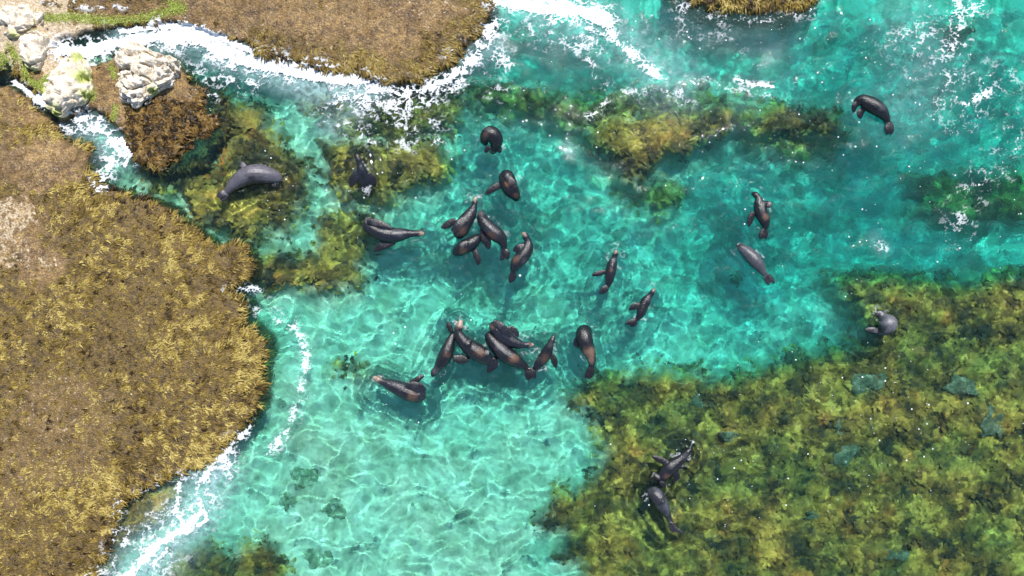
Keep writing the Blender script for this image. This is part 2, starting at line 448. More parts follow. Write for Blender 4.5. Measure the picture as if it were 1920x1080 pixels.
def terrain_obj(name, keep, mat, **p):
    me, used = grid_mesh(name, GX, GY, GH, keep)
    fattr(me, 'reef', GR.ravel()[used]); fattr(me, 'weed', WEED.ravel()[used]); fattr(me, 'pale', PAL.ravel()[used])
    c1, ci = cells(GX * .95 + .3 * fbm(GX * 1.5, GY * 1.5, 3, 3), GY * .95 + .3 * fbm(GX * 1.5, GY * 1.5, 33, 3), 8)
    c2, cj = cells(GX * 2.1 + .2 * fbm(GX * 3, GY * 3, 3, 3), GY * 2.1, 9)
    cob = np.maximum(sstep(.5, .25, c1) * (ci > .62), .8 * sstep(.45, .25, c2) * (cj > .66)) * np.clip(.75 + 1.2 * fbm(GX * .5, GY * .5, 44, 2), 0, 1)
    fattr(me, 'cobble', cob.ravel()[used])
    cattr(me, 'plants', kelp_tone(GX, GY).reshape(-1, 3)[used])
    fattr(me, 'side', sstep(-.3, -.1, SD).ravel()[used])
    return put(name, me, mat, **p)
terrain_obj('seabed', ~land, M['seabed'], kind='structure')
isl = land & (fsi >= fsl) & (fsi >= fst)
terrain_obj('rock_shelf', land & ~isl & (fsl >= fst), M['shelf'], kind='structure')
terrain_obj('rock_shelf', land & ~isl & (fsl < fst), M['shelf'], kind='structure')
terrain_obj('rock_islet', isl, M['shelf'], label='golden brown weedy rock breaking the surface at the top edge', category='rock')

def interp(A, x, y):
    i = np.clip(np.searchsorted(ax_, x) - 1, 0, len(ax_) - 2); j = np.clip(np.searchsorted(ay_, y) - 1, 0, len(ay_) - 2)
    fx = (x - ax_[i]) / (ax_[i + 1] - ax_[i]); fy = (y - ay_[j]) / (ay_[j + 1] - ay_[j])
    return (A[j, i] * (1 - fx) * (1 - fy) + A[j, i + 1] * fx * (1 - fy) + A[j + 1, i] * (1 - fx) * fy + A[j + 1, i + 1] * fx * fy)

# ------------------------------------------------------------------ sea lions: where they are (used by the ripples too)
# spine: (px, py, z, half width px) from the nose to the root of the tail;  fins: list of ((px,py,z)..., half width px)
# tan: pale muzzle; patches: (px, py, radius px, colour)
GREY = (.040, .040, .047); DARK = (.008, .008, .010); BROWN = (.05, .026, .015); TAN = (.30, .21, .16); FIN = (.009, .008, .0095)
SEALS = [
 dict(label='big light grey sea lion with arched back at the left, nearest the foamy rock inlet', base=(.13, .12, .14),
      spine=[(527, 336, -.16, 6), (520, 333, -.05, 12), (506, 329, .04, 17), (485, 327, .12, 21), (463, 332, .12, 20), (445, 342, .1, 15), (433, 353, .05, 10), (424, 361, -.02, 6)],
      fins=[([(424, 361, 0), (416, 365, .02), (407, 368, -.03)], 5), ([(425, 363, -.03), (420, 371, -.03), (413, 375, -.06)], 4), ([(463, 318, .02), (455, 309, -.02), (448, 304, -.05)], 4)], patches=[(480, 345, 20, DARK)]),  # dark patch paints the black shadow under the body onto its flank
 dict(label='sea lion upright with snout pointing up the picture, between kelp clumps', base=(.05, .05, .062),
      spine=[(673, 292, .34, 2.6), (675, 300, .33, 5.5), (678, 311, .28, 8.5), (681, 324, .18, 12), (683, 337, .02, 15), (685, 350, -.25, 14), (687, 358, -.6, 10), (688, 364, -.9, 6)],
      fins=[([(674, 325, .2), (665, 338, .16), (658, 352, .02)], 6), ([(690, 328, .14), (698, 338, .06), (704, 350, -.06)], 6)], patches=[(683, 334, 9, DARK), (661, 350, 5, BROWN), (673, 293, 5, (.2, .15, .13))]),  # dark middle patch paints the shadow on the belly
 dict(label='curled up sea lion showing only its dark rounded back, uppermost of the middle ones', base=(.03, .028, .033),
      spine=[(912, 272, -.06, 4), (909, 264, .05, 10), (914, 255, .15, 15), (922, 253, .17, 17), (929, 261, .12, 16), (930, 271, .03, 13), (926, 280, -.08, 9), (920, 286, -.15, 5)],
      fins=[([(918, 275, 0), (913, 281, -.02), (909, 287, -.06)], 3.5), ([(930, 276, 0), (936, 281, -.04), (937, 287, -.08)], 4)], patches=[(912, 256, 8, (.12, .07, .05)), (914, 246, 7, GREY)]),
 dict(label='black curled sea lion with one flipper stretched out to the left, above the trio', base=(.026, .025, .03),
      spine=[(967, 352, .22, 4), (962, 342, .2, 8), (953, 332, .13, 13), (949, 333, .05, 16), (952, 346, .06, 17), (959, 357, .06, 16), (966, 367, .02, 12), (969, 375, -.06, 6)],
      fins=[([(942, 345, .06), (932, 350, .05), (920, 357, .03), (910, 365, 0)], 5), ([(947, 330, .2), (957, 340, .27), (965, 353, .24), (967, 362, .2)], 5)], patches=[(951, 347, 6, (.2, .09, .05)), (960, 343, 6, GREY), (967, 368, 6, BROWN)]),
 dict(label='long sea lion on its side with pinkish snout pointing right, leftmost by the kelp', base=(.04, .04, .05), tan=1,
      spine=[(796, 438, .04, 2.5), (788, 438, .06, 6), (776, 438, .07, 8.5), (760, 439, .08, 12), (740, 441, .09, 16), (719, 438, .1, 17), (700, 430, .08, 15), (689, 424, .05, 11), (685, 418, 0, 6)],
      fins=[([(741, 452, .02), (728, 457, .02), (715, 462, .01), (701, 472, -.04)], 6), ([(690, 415, .2), (706, 418, .26), (722, 424, .26), (738, 430, .22)], 5), ([(700, 412, .05), (690, 414, .1), (688, 424, .12)], 4)], patches=[(705, 421, 7, GREY), (750, 437, 12, GREY)]),
 dict(label='sea lion rolled belly up, snout up the picture, upper left of the trio', base=(.06, .057, .066), tan=1,
      spine=[(893, 369, .14, 2.5), (891, 377, .14, 5.5), (889, 388, .13, 8.5), (884, 399, .1, 12), (876, 411, .09, 15.5), (868, 424, .08, 17), (862, 436, .06, 15), (859, 445, -.02, 8)],
      fins=[([(856, 413, .06), (845, 418, .04), (836, 424, .02), (827, 427, 0)], 5), ([(850, 436, .22), (860, 424, .27), (870, 414, .25), (877, 408, .2)], 5.5)], patches=[(869, 435, 11, (.11, .065, .045)), (872, 410, 9, DARK)]),
 dict(label='grey backed sea lion with tail hanging down, upper right of the trio', base=(.055, .053, .064),
      spine=[(902, 398, -.04, 6), (903, 405, .05, 10), (908, 417, .12, 13.5), (919, 430, .14, 16), (931, 440, .14, 16), (940, 449, .11, 13), (944, 459, .06, 8), (946, 468, 0, 5)],
      fins=[([(905, 430, .06), (908, 445, .03), (914, 455, 0), (916, 468, -.05)], 6), ([(945, 466, 0), (950, 476, 0), (952, 487, -.03)], 4.5), ([(944, 466, -.02), (944, 478, -.02), (939, 489, -.05)], 4)], patches=[(921, 444, 10, (.12, .06, .04)), (902, 399, 8, (.14, .12, .13))]),
 dict(label='small dark sea lion folded over, lowest left of the group of three beside it', base=(.03, .029, .034),
      spine=[(901, 441, .02, 6), (894, 448, .07, 11), (884, 456, .1, 14), (872, 463, .1, 15), (860, 470, .07, 13), (852, 476, 0, 7)],
      fins=[([(888, 466, .02), (892, 476, .02), (896, 487, 0), (897, 498, -.04)], 4.5), ([(852, 476, .1), (862, 466, .24), (873, 458, .26), (881, 453, .22)], 4.5)], patches=[(870, 472, 9, (.13, .075, .05)), (868, 460, 6, GREY)]),
 dict(label='slim sea lion bent like a bow, nose up, right of the trio', base=(.045, .043, .052), tan=.7,
      spine=[(979, 436, .16, 2.5), (984, 442, .16, 6.5), (989, 452, .13, 9), (989, 465, .1, 13), (981, 479, .1, 15), (971, 491, .09, 14), (965, 502, .06, 10), (962, 511, .02, 5)],
      fins=[([(984, 462, .13), (972, 466, .14), (962, 471, .06)], 5.5), ([(962, 510, .02), (959, 520, 0), (956, 531, -.03)], 4), ([(963, 508, 0), (963, 519, -.02), (959, 529, -.05)], 4)], patches=[(967, 487, 9, (.16, .09, .06)), (982, 490, 7, GREY)]),
 dict(label='dark sea lion diving head down the picture, left end of the lower group', base=(.035, .033, .038),
      spine=[(810, 706, .02, 3), (814, 699, .05, 7), (820, 690, .07, 9.5), (828, 679, .09, 13), (836, 664, .1, 15), (842, 648, .09, 13), (847, 634, .06, 9), (849, 623, .03, 5)],
      fins=[([(850, 672, .05), (862, 673, .05), (872, 673, .04), (881, 670, .01)], 6), ([(848, 624, .05), (843, 613, .08), (839, 602, .1)], 3.5), ([(849, 624, .02), (845, 614, .02), (842, 604, 0)], 3)], patches=[(818, 694, 11, GREY), (840, 664, 7, (.09, .05, .035))]),
 dict(label='belly up sea lion with pale pointed face, second from left in the lower group', base=(.05, .047, .055), tan=1.3,
      spine=[(866, 599, .22, 3), (863, 608, .22, 7), (860, 618, .2, 10.5), (863, 630, .17, 12), (873, 643, .14, 15), (888, 655, .13, 19), (904, 666, .11, 18), (917, 676, .06, 12), (922, 683, -.02, 6)],
      fins=[([(922, 672, .1), (927, 682, .06), (920, 690, .02), (914, 698, -.03)], 5.5), ([(884, 636, .24), (878, 643, .34), (884, 652, .3)], 4), ([(915, 655, .26), (913, 665, .3), (921, 676, .22)], 4.5)], patches=[(901, 659, 10, (.15, .08, .05)), (884, 645, 9, DARK)]),
 dict(label='sea lion with brown glossy flank and forked tail, low in the lower group', base=(.036, .033, .037),
      spine=[(914, 622, .02, 6), (919, 632, .06, 12), (930, 646, .1, 16), (944, 660, .13, 18), (960, 671, .14, 17), (975, 681, .1, 12), (985, 687, .05, 7), (990, 691, 0, 4.5)],
      fins=[([(989, 690, .02), (992, 701, .02), (990, 713, -.02)], 6), ([(990, 691, .02), (998, 699, .01), (1004, 709, -.03)], 5), ([(930, 668, .04), (925, 682, .01), (914, 695, -.03)], 4)], patches=[(964, 671, 11, (.2, .11, .07)), (938, 650, 12, GREY), (935, 662, 9, DARK)]),
 dict(label='rolled sea lion with pale snout pointing right, topmost in the lower group', base=(.055, .053, .065), tan=1,
      spine=[(1001, 646, .08, 2.5), (993, 646, .12, 6), (982, 646, .14, 8.5), (968, 643, .15, 12), (953, 636, .17, 15), (939, 624, .19, 16), (928, 613, .19, 13), (922, 606, .12, 7)],
      fins=[([(925, 602, .3), (938, 609, .38), (948, 620, .36), (956, 630, .3)], 5.5), ([(952, 615, .16), (962, 620, .14), (973, 630, .1)], 6)], patches=[(924, 611, 7, (.13, .08, .06)), (957, 618, 8, DARK)]),
 dict(label='small sea lion with raised snout and splashing chest, right end of the lower group', base=(.04, .037, .043),
      spine=[(1038, 627, .24, 2.6), (1035, 635, .24, 5.5), (1031, 645, .2, 9), (1026, 657, .13, 11.5), (1020, 669, .07, 12), (1012, 681, .03, 10), (1004, 691, -.03, 7), (999, 697, -.1, 4)],
      fins=[([(1034, 664, .08), (1039, 676, .06), (1042, 690, 0)], 4.5), ([(1016, 668, .1), (1007, 680, .08), (1002, 690, 0)], 4)], patches=[(1021, 672, 11, (.1, .06, .04)), (1033, 645, 8, GREY)]),
 dict(label='brown bellied sea lion, head under water and tail down, right of the lower group', base=(.028, .027, .032),
      spine=[(1103, 632, -.34, 7), (1101, 622, -.12, 12), (1094, 623, .06, 16), (1095, 634, .12, 18), (1099, 648, .14, 16), (1105, 662, .13, 13), (1109, 676, .09, 9), (1109, 688, .04, 5.5)],
      fins=[([(1084, 632, .1), (1080, 642, .06), (1084, 652, 0)], 4.5), ([(1108, 686, .04), (1105, 697, .02), (1096, 708, -.02)], 5), ([(1108, 688, .02), (1108, 699, 0), (1103, 711, -.04)], 4.5)], patches=[(1104, 660, 14, (.26, .16, .11)), (1106, 675, 8, (.26, .17, .13)), (1095, 626, 14, DARK)]),
 dict(label='sea lion on its side with pale snout pointing left, below the lower group', base=(.06, .056, .066), tan=1.2,
      spine=[(700, 706, .06, 2.5), (708, 710, .08, 6), (719, 715, .1, 9), (734, 721, .11, 13), (752, 728, .12, 17), (770, 736, .12, 19), (786, 739, .1, 17), (796, 739, .02, 10)],
      fins=[([(770, 718, .1), (779, 713, .12), (787, 708, .13), (797, 702, .1)], 4), ([(797, 733, .18), (787, 723, .28), (774, 721, .3), (760, 727, .26)], 6), ([(797, 736, .14), (786, 729, .27), (770, 727, .28)], 4)], patches=[(775, 740, 11, (.13, .08, .055)), (770, 722, 6, DARK)]),
 dict(label='sea lion with one flipper out left and light nose up, right of the centre', base=(.04, .038, .046), tan=.7,
      spine=[(1154, 468, .16, 2.5), (1153, 475, .16, 5.5), (1151, 484, .12, 8), (1147, 497, .08, 11), (1144, 511, .07, 11.5), (1142, 524, .06, 9.5), (1140, 534, .03, 6), (1139, 540, 0, 3.5)],
      fins=[([(1134, 508, .05), (1125, 512, .04), (1117, 514, .03), (1109, 516, 0)], 4), ([(1139, 538, .02), (1132, 543, .02), (1124, 551, 0)], 5)], patches=[(1145, 507, 5, (.15, .08, .05)), (1150, 488, 7, GREY)]),
 dict(label='small sleek sea lion swimming to the upper right with twin hind flippers', base=(.035, .034, .042), tan=.5,
      spine=[(1226, 540, .13, 2.5), (1223, 546, .13, 5), (1218, 554, .1, 7.5), (1211, 564, .05, 10.5), (1205, 576, .04, 11), (1201, 588, .04, 9.5), (1195, 597, .02, 5.5), (1191, 602, 0, 3.5)],
      fins=[([(1198, 570, .04), (1189, 574, .04), (1178, 581, .01)], 4.5), ([(1191, 601, .02), (1183, 603, .02), (1172, 607, 0)], 4), ([(1191, 602, .01), (1188, 607, 0), (1181, 612, -.02)], 4)], patches=[(1215, 560, 8, GREY)]),
 dict(label='upright swimming sea lion with one grey flipper raised, upper one of the right pair', base=(.032, .03, .036),
      spine=[(1408, 363, .04, 3), (1414, 365, .08, 6), (1420, 372, .1, 8.5), (1422, 384, .1, 11.5), (1425, 398, .1, 14), (1431, 412, .1, 12.5), (1434, 424, .06, 8), (1433, 432, .02, 4.5)],
      fins=[([(1410, 398, .04), (1406, 410, .03), (1403, 425, 0)], 4.5), ([(1428, 382, .14), (1435, 385, .22), (1443, 387, .24)], 5), ([(1432, 430, .03), (1428, 440, .02), (1424, 449, 0)], 4.5), ([(1434, 431, .01), (1436, 440, 0), (1434, 449, -.02)], 2.5)], patches=[(1431, 408, 8, (.19, .11, .08)), (1420, 376, 8, GREY), (1441, 386, 6, (.2, .2, .22))]),
 dict(label='smooth grey backed sea lion with forked hind flippers, lower one of the right pair', base=(.085, .085, .1),
      spine=[(1383, 458, -.1, 3.5), (1387, 462, -.02, 7.5), (1394, 468, .02, 11), (1403, 476, .06, 14), (1413, 488, .1, 14.5), (1422, 499, .1, 12), (1429, 509, .07, 8), (1434, 516, .02, 5)],
      fins=[([(1433, 515, .02), (1437, 524, .01), (1441, 535, -.02)], 4), ([(1435, 515, .02), (1443, 522, .01), (1452, 531, -.02)], 4)], patches=[(1386, 460, 7, DARK), (1438, 518, 7, DARK)]),
 dict(label='black sea lion bent downwards, alone near the top right', base=(.022, .02, .025),
      spine=[(1602, 201, -.14, 4), (1605, 194, 0, 8), (1613, 189, .07, 12), (1624, 194, .11, 15.5), (1637, 202, .13, 16.5), (1649, 211, .12, 14), (1659, 222, .08, 9), (1663, 232, .04, 5.5)],
      fins=[([(1604, 193, .05), (1600, 201, .03), (1600, 212, -.02)], 4), ([(1617, 205, 0), (1612, 213, -.02), (1614, 223, -.05)], 5), ([(1663, 230, .05), (1662, 242, .05), (1661, 254, .02)], 4.5), ([(1664, 230, .04), (1668, 241, .04), (1669, 254, .01)], 4.5)], patches=[(1646, 206, 8, GREY)]),
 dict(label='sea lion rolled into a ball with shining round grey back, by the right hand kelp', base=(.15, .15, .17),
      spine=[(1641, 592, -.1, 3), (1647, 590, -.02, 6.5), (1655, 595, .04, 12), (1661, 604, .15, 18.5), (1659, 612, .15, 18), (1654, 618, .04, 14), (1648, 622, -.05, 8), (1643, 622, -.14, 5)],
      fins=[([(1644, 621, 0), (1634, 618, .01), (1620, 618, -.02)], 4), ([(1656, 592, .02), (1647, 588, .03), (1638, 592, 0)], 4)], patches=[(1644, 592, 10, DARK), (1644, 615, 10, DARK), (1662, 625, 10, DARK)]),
 dict(label='sea lion with flippers spread over the kelp, upper of two at the bottom', base=(.035, .033, .04),
      spine=[(1294, 837, .14, 2.5), (1290, 843, .14, 5.5), (1284, 851, .12, 8.5), (1276, 860, .08, 10.5), (1265, 869, .05, 14), (1254, 878, .04, 15.5), (1245, 889, .02, 13), (1239, 899, -.04, 9), (1237, 906, -.08, 5)],
      fins=[([(1252, 868, .06), (1242, 863, .06), (1231, 858, .05), (1220, 854, .02)], 4.5), ([(1265, 882, .04), (1268, 892, .02), (1261, 904, -.02)], 4.5), ([(1237, 902, .02), (1243, 908, .02), (1248, 914, -.02)], 4), ([(1236, 898, .06), (1230, 892, .04), (1228, 886, 0)], 3.5)], patches=[(1248, 891, 7, (.12, .06, .04)), (1258, 869, 9, DARK), (1283, 852, 9, GREY)]),
 dict(label='sea lion with head under water and tail to the lower right, lowest of all', base=(.075, .08, .1),
      spine=[(1214, 932, -.34, 6), (1219, 925, -.12, 11), (1228, 926, .02, 15), (1236, 937, .07, 15.5), (1243, 950, .08, 13), (1250, 962, .06, 9), (1255, 972, .03, 5.5), (1259, 980, 0, 4)],
      fins=[([(1258, 978, .02), (1260, 988, .01), (1262, 998, -.02)], 4.5), ([(1259, 980, .02), (1268, 992, .03), (1283, 999, .02)], 3), ([(1216, 938, -.15), (1210, 950, -.25), (1208, 962, -.35)], 5)], patches=[(1240, 938, 6, DARK)]),
]

# ------------------------------------------------------------------ water
wx_ = axis(-16.7, 16.7, .038, 26); wy_ = axis(-9.8, 9.8, .038, 26)
WX, WY = np.meshgrid(wx_, wy_)
def waves(X, Y):
    r = np.random.default_rng(12)
    xw = X + .35 * fbm(X * .8, Y * .8, 60, 2); yw = Y + .35 * fbm(X * .8, Y * .8, 64, 2)
    Z = np.zeros(X.shape)
    for k in range(34):
        lam = .34 * 5.0 ** r.random(); a = r.normal(-1.35, .95); p = r.random() * 6.28
        Z += .0040 * lam ** 1.35 * np.sin(6.283 / lam * (xw * math.cos(a) + yw * math.sin(a)) + p)
    Z += .055 * fbm(X * .45, Y * .45, 70, 2)
    Z += .022 * (1 - np.abs(fbm(xw * .95, yw * 1.5, 72, 2)) * 2.4)
    Z += .0045 * (1 - np.abs(fbm(xw * 3.6, yw * 4.4, 76, 2)) * 2.4)
    return Z
WZ = waves(WX, WY)
calm = sstep(22, 17, np.maximum(np.abs(WX), np.abs(WY) * 1.6))
# rough water in the upper right, calmer in the lower pool
rough = .51 + .42 * sstep(-2, 7, WY + .35 * WX * .5)
WZ = WZ * rough
for sl in SEALS:                                          # rings spreading from each animal
    pts = [P(a, b) for a, b, z, w in sl['spine'][1:-1]]
    d = np.full(WX.shape, 9.)
    for (x, y) in pts: d = np.minimum(d, np.hypot(WX - x, WY - y))
    d = d + .10 * fbm(WX * 1.5, WY * 1.5, 80, 2)
    WZ += .014 * np.sin(6.283 * d / .26) * np.exp(-((d - .45) / .42) ** 2) * (.6 + .6 * fbm(WX * .9, WY * .9, 83, 2))
swd = -interp(GH, WX, WY)
def smooth(A, n):
    for _ in range(n):
        A = (np.pad(A, 1, mode='edge')[1:-1, :-2] + np.pad(A, 1, mode='edge')[1:-1, 2:] + np.pad(A, 1, mode='edge')[:-2, 1:-1] + np.pad(A, 1, mode='edge')[2:, 1:-1] + A * 2) / 6
    return A
dd = smooth(np.clip(swd, .02, 4), 8)
K = np.array([1.2, .12, .09])
dq = .3 * np.log1p(np.exp((dd - .55) / .3))
TINT = np.exp(-dq[..., None] * K) * np.array([.95, 1.0, .92])
MILK = np.zeros(WX.shape)
for pts, w, a in [([(450, 110), (540, 150), (600, 170), (700, 165)], 26, .75), ([(555, 150), (575, 185)], 20, .6), ([(1010, 20), (1150, 60), (1220, 110), (1260, 150)], 55, .42), ([(960, 10), (1060, 5)], 30, .7),
                  ([(1700, 30), (1740, 120), (1700, 200)], 70, .18), ([(1300, 60), (1450, 110), (1400, 150)], 60, .08), ([(400, 890), (370, 950), (320, 1010), (250, 1080)], 46, .8),
                  ([(230, 70), (340, 75), (430, 115)], 26, .6), ([(170, 240), (215, 290)], 28, .55), ([(565, 660), (570, 740), (520, 830)], 22, .14), ([(660, 205), (620, 235)], 25, .4),
                  ([(1640, 450), (1655, 468)], 14, .2), ([(860, 110), (940, 90)], 26, .4)]:
    MILK = np.maximum(MILK, a * np.exp(-(line_d(WX, WY, pts) / (w / PPM)) ** 2))
me, used = grid_mesh('water', WX, WY, WZ)
cattr(me, 'tint', TINT.reshape(-1, 3)); fattr(me, 'milk', MILK * .8); fattr(me, 'scatter_veil', np.clip(.005 + .05 * sstep(.6, 1.9, dd), 0, .2))
water = put('water', me, M['water'], kind='structure')
water.cycles.is_caustics_caster = True
water.cycles.is_caustics_receiver = False
def wz_at(x, y):
    i = np.clip(np.searchsorted(wx_, x) - 1, 0, len(wx_) - 2); j = np.clip(np.searchsorted(wy_, y) - 1, 0, len(wy_) - 2)
    return WZ[j, i]

# ------------------------------------------------------------------ foam: lacy sheet of bubbles, cut where the foam really lies
FOAM = [  # polyline, half width px, density
    ([(115, 95), (160, 100), (220, 80), (290, 72), (360, 72), (420, 95), (470, 115)], 24, 1.05), ([(330, 62), (400, 80), (450, 105)], 18, 1.2), ([(230, 60), (300, 50), (360, 52), (440, 84), (480, 100)], 9, 1.2),
    ([(440, 112), (500, 122), (560, 135), (620, 145)], 22, 1.1), ([(470, 110), (520, 118), (580, 140), (640, 150), (690, 145)], 15, 1.15), ([(365, 135), (430, 150), (480, 160)], 18, .6),
    ([(700, 165), (750, 175), (800, 168), (850, 145), (890, 110), (910, 70), (930, 40)], 19, .95), ([(640, 185), (700, 190), (760, 195), (820, 175), (860, 155)], 24, .75), ([(600, 205), (650, 190), (720, 180)], 10, .7),
    ([(720, 210), (760, 235), (800, 230)], 32, .62), ([(600, 215), (650, 240), (700, 262), (770, 270), (820, 262)], 14, .62), ([(860, 100), (930, 110), (950, 120)], 24, .7), ([(930, 130), (880, 150), (950, 180)], 16, .45),
    ([(930, 0), (1000, 12), (1080, 18), (1140, 40)], 20, 1.15), ([(1020, 25), (1080, 50), (1130, 70)], 20, .8), ([(1130, 50), (1170, 90), (1200, 115), (1240, 145)], 13, .95), ([(950, 50), (1010, 60), (1080, 85), (1140, 90)], 22, .55),
    ([(1100, 110), (1140, 175), (1130, 205), (1105, 220)], 9, .72), ([(1130, 165), (1200, 175), (1250, 170), (1290, 185)], 16, .5), ([(1380, 150), (1410, 160), (1450, 163)], 6, .9), ([(1290, 150), (1380, 165), (1470, 185)], 9, .42),
    ([(1800, 0), (1790, 30), (1830, 10)], 20, .75), ([(1790, 30), (1800, 80), (1770, 100)], 22, .62), ([(1700, 90), (1760, 90), (1810, 120), (1770, 190)], 32, .5), ([(1810, 195), (1850, 175)], 9, .95), ([(1750, 50), (1680, 80), (1740, 130), (1870, 160), (1800, 230)], 30, .42),
    ([(1840, 330), (1800, 400), (1790, 440)], 28, .38), ([(1840, 120), (1890, 150), (1880, 300)], 40, .28), ([(1640, 452), (1655, 466)], 8, .6),
    ([(510, 600), (560, 620), (575, 660), (572, 700), (560, 740)], 9, .72), ([(560, 740), (548, 790), (530, 820), (500, 850)], 11, .66), ([(470, 550), (520, 575), (560, 610)], 16, .36), ([(425, 545), (450, 540), (490, 545)], 9, .7), ([(470, 570), (500, 600)], 10, .45),
    ([(470, 800), (430, 840), (400, 870), (380, 900)], 10, .95), ([(440, 840), (420, 890), (360, 910)], 22, .68), ([(340, 890), (330, 960), (345, 980)], 8, .95), ([(380, 960), (350, 990), (300, 1020), (260, 1060), (230, 1090)], 14, 1.0), ([(385, 960), (388, 975), (372, 985)], 5, 1.2),
    ([(230, 940), (215, 1000), (200, 1060), (160, 1085)], 12, .66), ([(260, 925), (300, 900), (340, 890)], 9, .8), ([(390, 930), (340, 1000), (290, 1060)], 30, .72), ([(300, 960), (260, 1030), (300, 1000)], 26, .62), ([(245, 1000), (215, 1050), (170, 1085)], 12, .7),
    ([(150, 225), (190, 240), (215, 265), (235, 290)], 22, 1.0), ([(215, 290), (200, 320), (190, 350)], 17, .95), ([(120, 240), (150, 245)], 11, .9), ([(150, 225), (190, 222)], 9, .9), ([(230, 260), (246, 290), (235, 310)], 6, 1.1),
    ([(30, 155), (55, 175), (88, 196)], 9, 1.15), ([(22, 128), (38, 128)], 7, .6), ([(60, 8), (110, 15), (180, 20), (270, 16)], 5, .66), ([(145, 0), (148, 14)], 4, .9), ([(370, 175), (400, 180)], 10, .7), ([(1270, 8), (1340, 35), (1420, 38), (1520, 20)], 13, .5),
    ([(1220, 40), (1300, 60), (1400, 75)], 24, .3),
]
for sl in SEALS:                                          # splashes that cling to each body
    s_ = sl['spine']
    FOAM.append(([(a, b) for a, b, z, w in s_[1:-1:2]], 15, .36))
FLECKS = [(1250, 60, 260, 60), (1750, 150, 200, 150), (1450, 120, 300, 130), (1600, 330, 260, 200), (1640, 690, 220, 90), (1700, 800, 200, 130), (640, 330, 260, 120), (1150, 230, 180, 90), (1880, 380, 100, 160), (950, 250, 200, 60), (700, 660, 200, 160), (1450, 900, 300, 150)]
fx = np.arange(-16.5, 16.5, .02); fy = np.arange(-9.5, 9.5, .02)
FX, FY = np.meshgrid(fx, fy)
D = np.zeros(FX.shape, np.float32)
for pts, w, a in FOAM:
    xs = [P(*p)[0] for p in pts]; ys = [P(*p)[1] for p in pts]; m = 2.4 * w / PPM
    i0, i1 = np.searchsorted(fx, [min(xs) - m, max(xs) + m]); j0, j1 = np.searchsorted(fy, [min(ys) - m, max(ys) + m])
    if i1 <= i0 or j1 <= j0: continue
    d = line_d(FX[j0:j1, i0:i1], FY[j0:j1, i0:i1], pts) / (w / PPM)
    D[j0:j1, i0:i1] = np.maximum(D[j0:j1, i0:i1], a * np.exp(-(d * .8) ** 2))
sel = D > .12
x = FX[sel]; y = FY[sel]; dsel = D[sel]
xw = x + .28 * fbm(x * 1.3, y * 1.3, 90, 3); yw = y + .28 * fbm(x * 1.3, y * 1.3, 95, 3)
xq = x + .22 * fbm(x * 2.2, y * 2.2, 90, 4, .6); yq = y + .22 * fbm(x * 2.2, y * 2.2, 95, 4, .6)
r1 = 1 - lace(xq * 2.1, yq * 3.0, 3) * 1.5
r2 = 1 - lace(xq * 5.2, yq * 7.0, 4) * 1.3
r3 = 1 - lace(x * 13 + fbm(x * 5, y * 5, 97, 2), y * 15, 5)
r4 = fbm(xw * 1.6, yw * 2.2, 100, 4, .6)
f = .26 * r1 + .46 * r2 + .42 * r3 + .50 * r4 + .10 * fbm(x * 17, y * 17, 120, 2)
big = fbm(x * .9, y * .9, 125, 2) * .35
q_ = np.sort(f[::37]); uq = np.searchsorted(q_, f) / len(q_)
cov = np.clip(dsel + big, 0, 1.3) ** 1.9 * .66 + .34 * sstep(.8, 1.1, dsel)
on = uq > 1 - np.clip(cov, 0, .93)
thr = 1 - np.clip(cov, 0, .95)
al = sstep(-.2, .16, uq - thr); on = al > .04
mask = np.zeros(FX.shape, bool); mask[sel] = on
ALF = np.zeros(FX.shape, np.float32); ALF[sel] = al * np.clip(.22 + dsel * .68, 0, .94)
fz = np.zeros(FX.shape, np.float32)
fz[sel] = .012 + .035 * np.clip(dsel, 0, 1) * (.5 + f * .5)
# scattered flecks of froth
for cx, cy, rx, ry in FLECKS:
    for _ in range(int(rx * ry / 800)):
        u = rng.normal(cx, rx * .5); v = rng.normal(cy, ry * .5)
        X0, Y0 = P(u, v)
        i = int((X0 + 16.5) / .02); j = int((Y0 + 9.5) / .02)
        s = rng.choice([1, 1, 1, 2])
        if 2 < i < len(fx) - 4 and 2 < j < len(fy) - 4: mask[j:j + s, i:i + s] = True; ALF[j:j + s + 1, i:i + s + 1] = .8; fz[j:j + s + 1, i:i + s + 1] = .012
FZ = np.maximum(waves_z := WZ[np.clip(np.searchsorted(wy_, fy), 0, len(wy_) - 1)][:, np.clip(np.searchsorted(wx_, fx), 0, len(wx_) - 1)], 
                np.where(mask, interp(GH, FX, FY), -9)) + fz
fk = mask[:-1, :-1]
me, used = grid_mesh('sea_foam', FX + .008 * perlin(FX * 31, FY * 31), FY + .008 * perlin(FX * 31, FY * 31, 7), FZ, fk)
fattr(me, 'alpha', ALF.ravel()[used])
put('sea_foam', me, M['foam'], kind='stuff', label='white lacy foam washing along the rocks and across the water', category='foam')

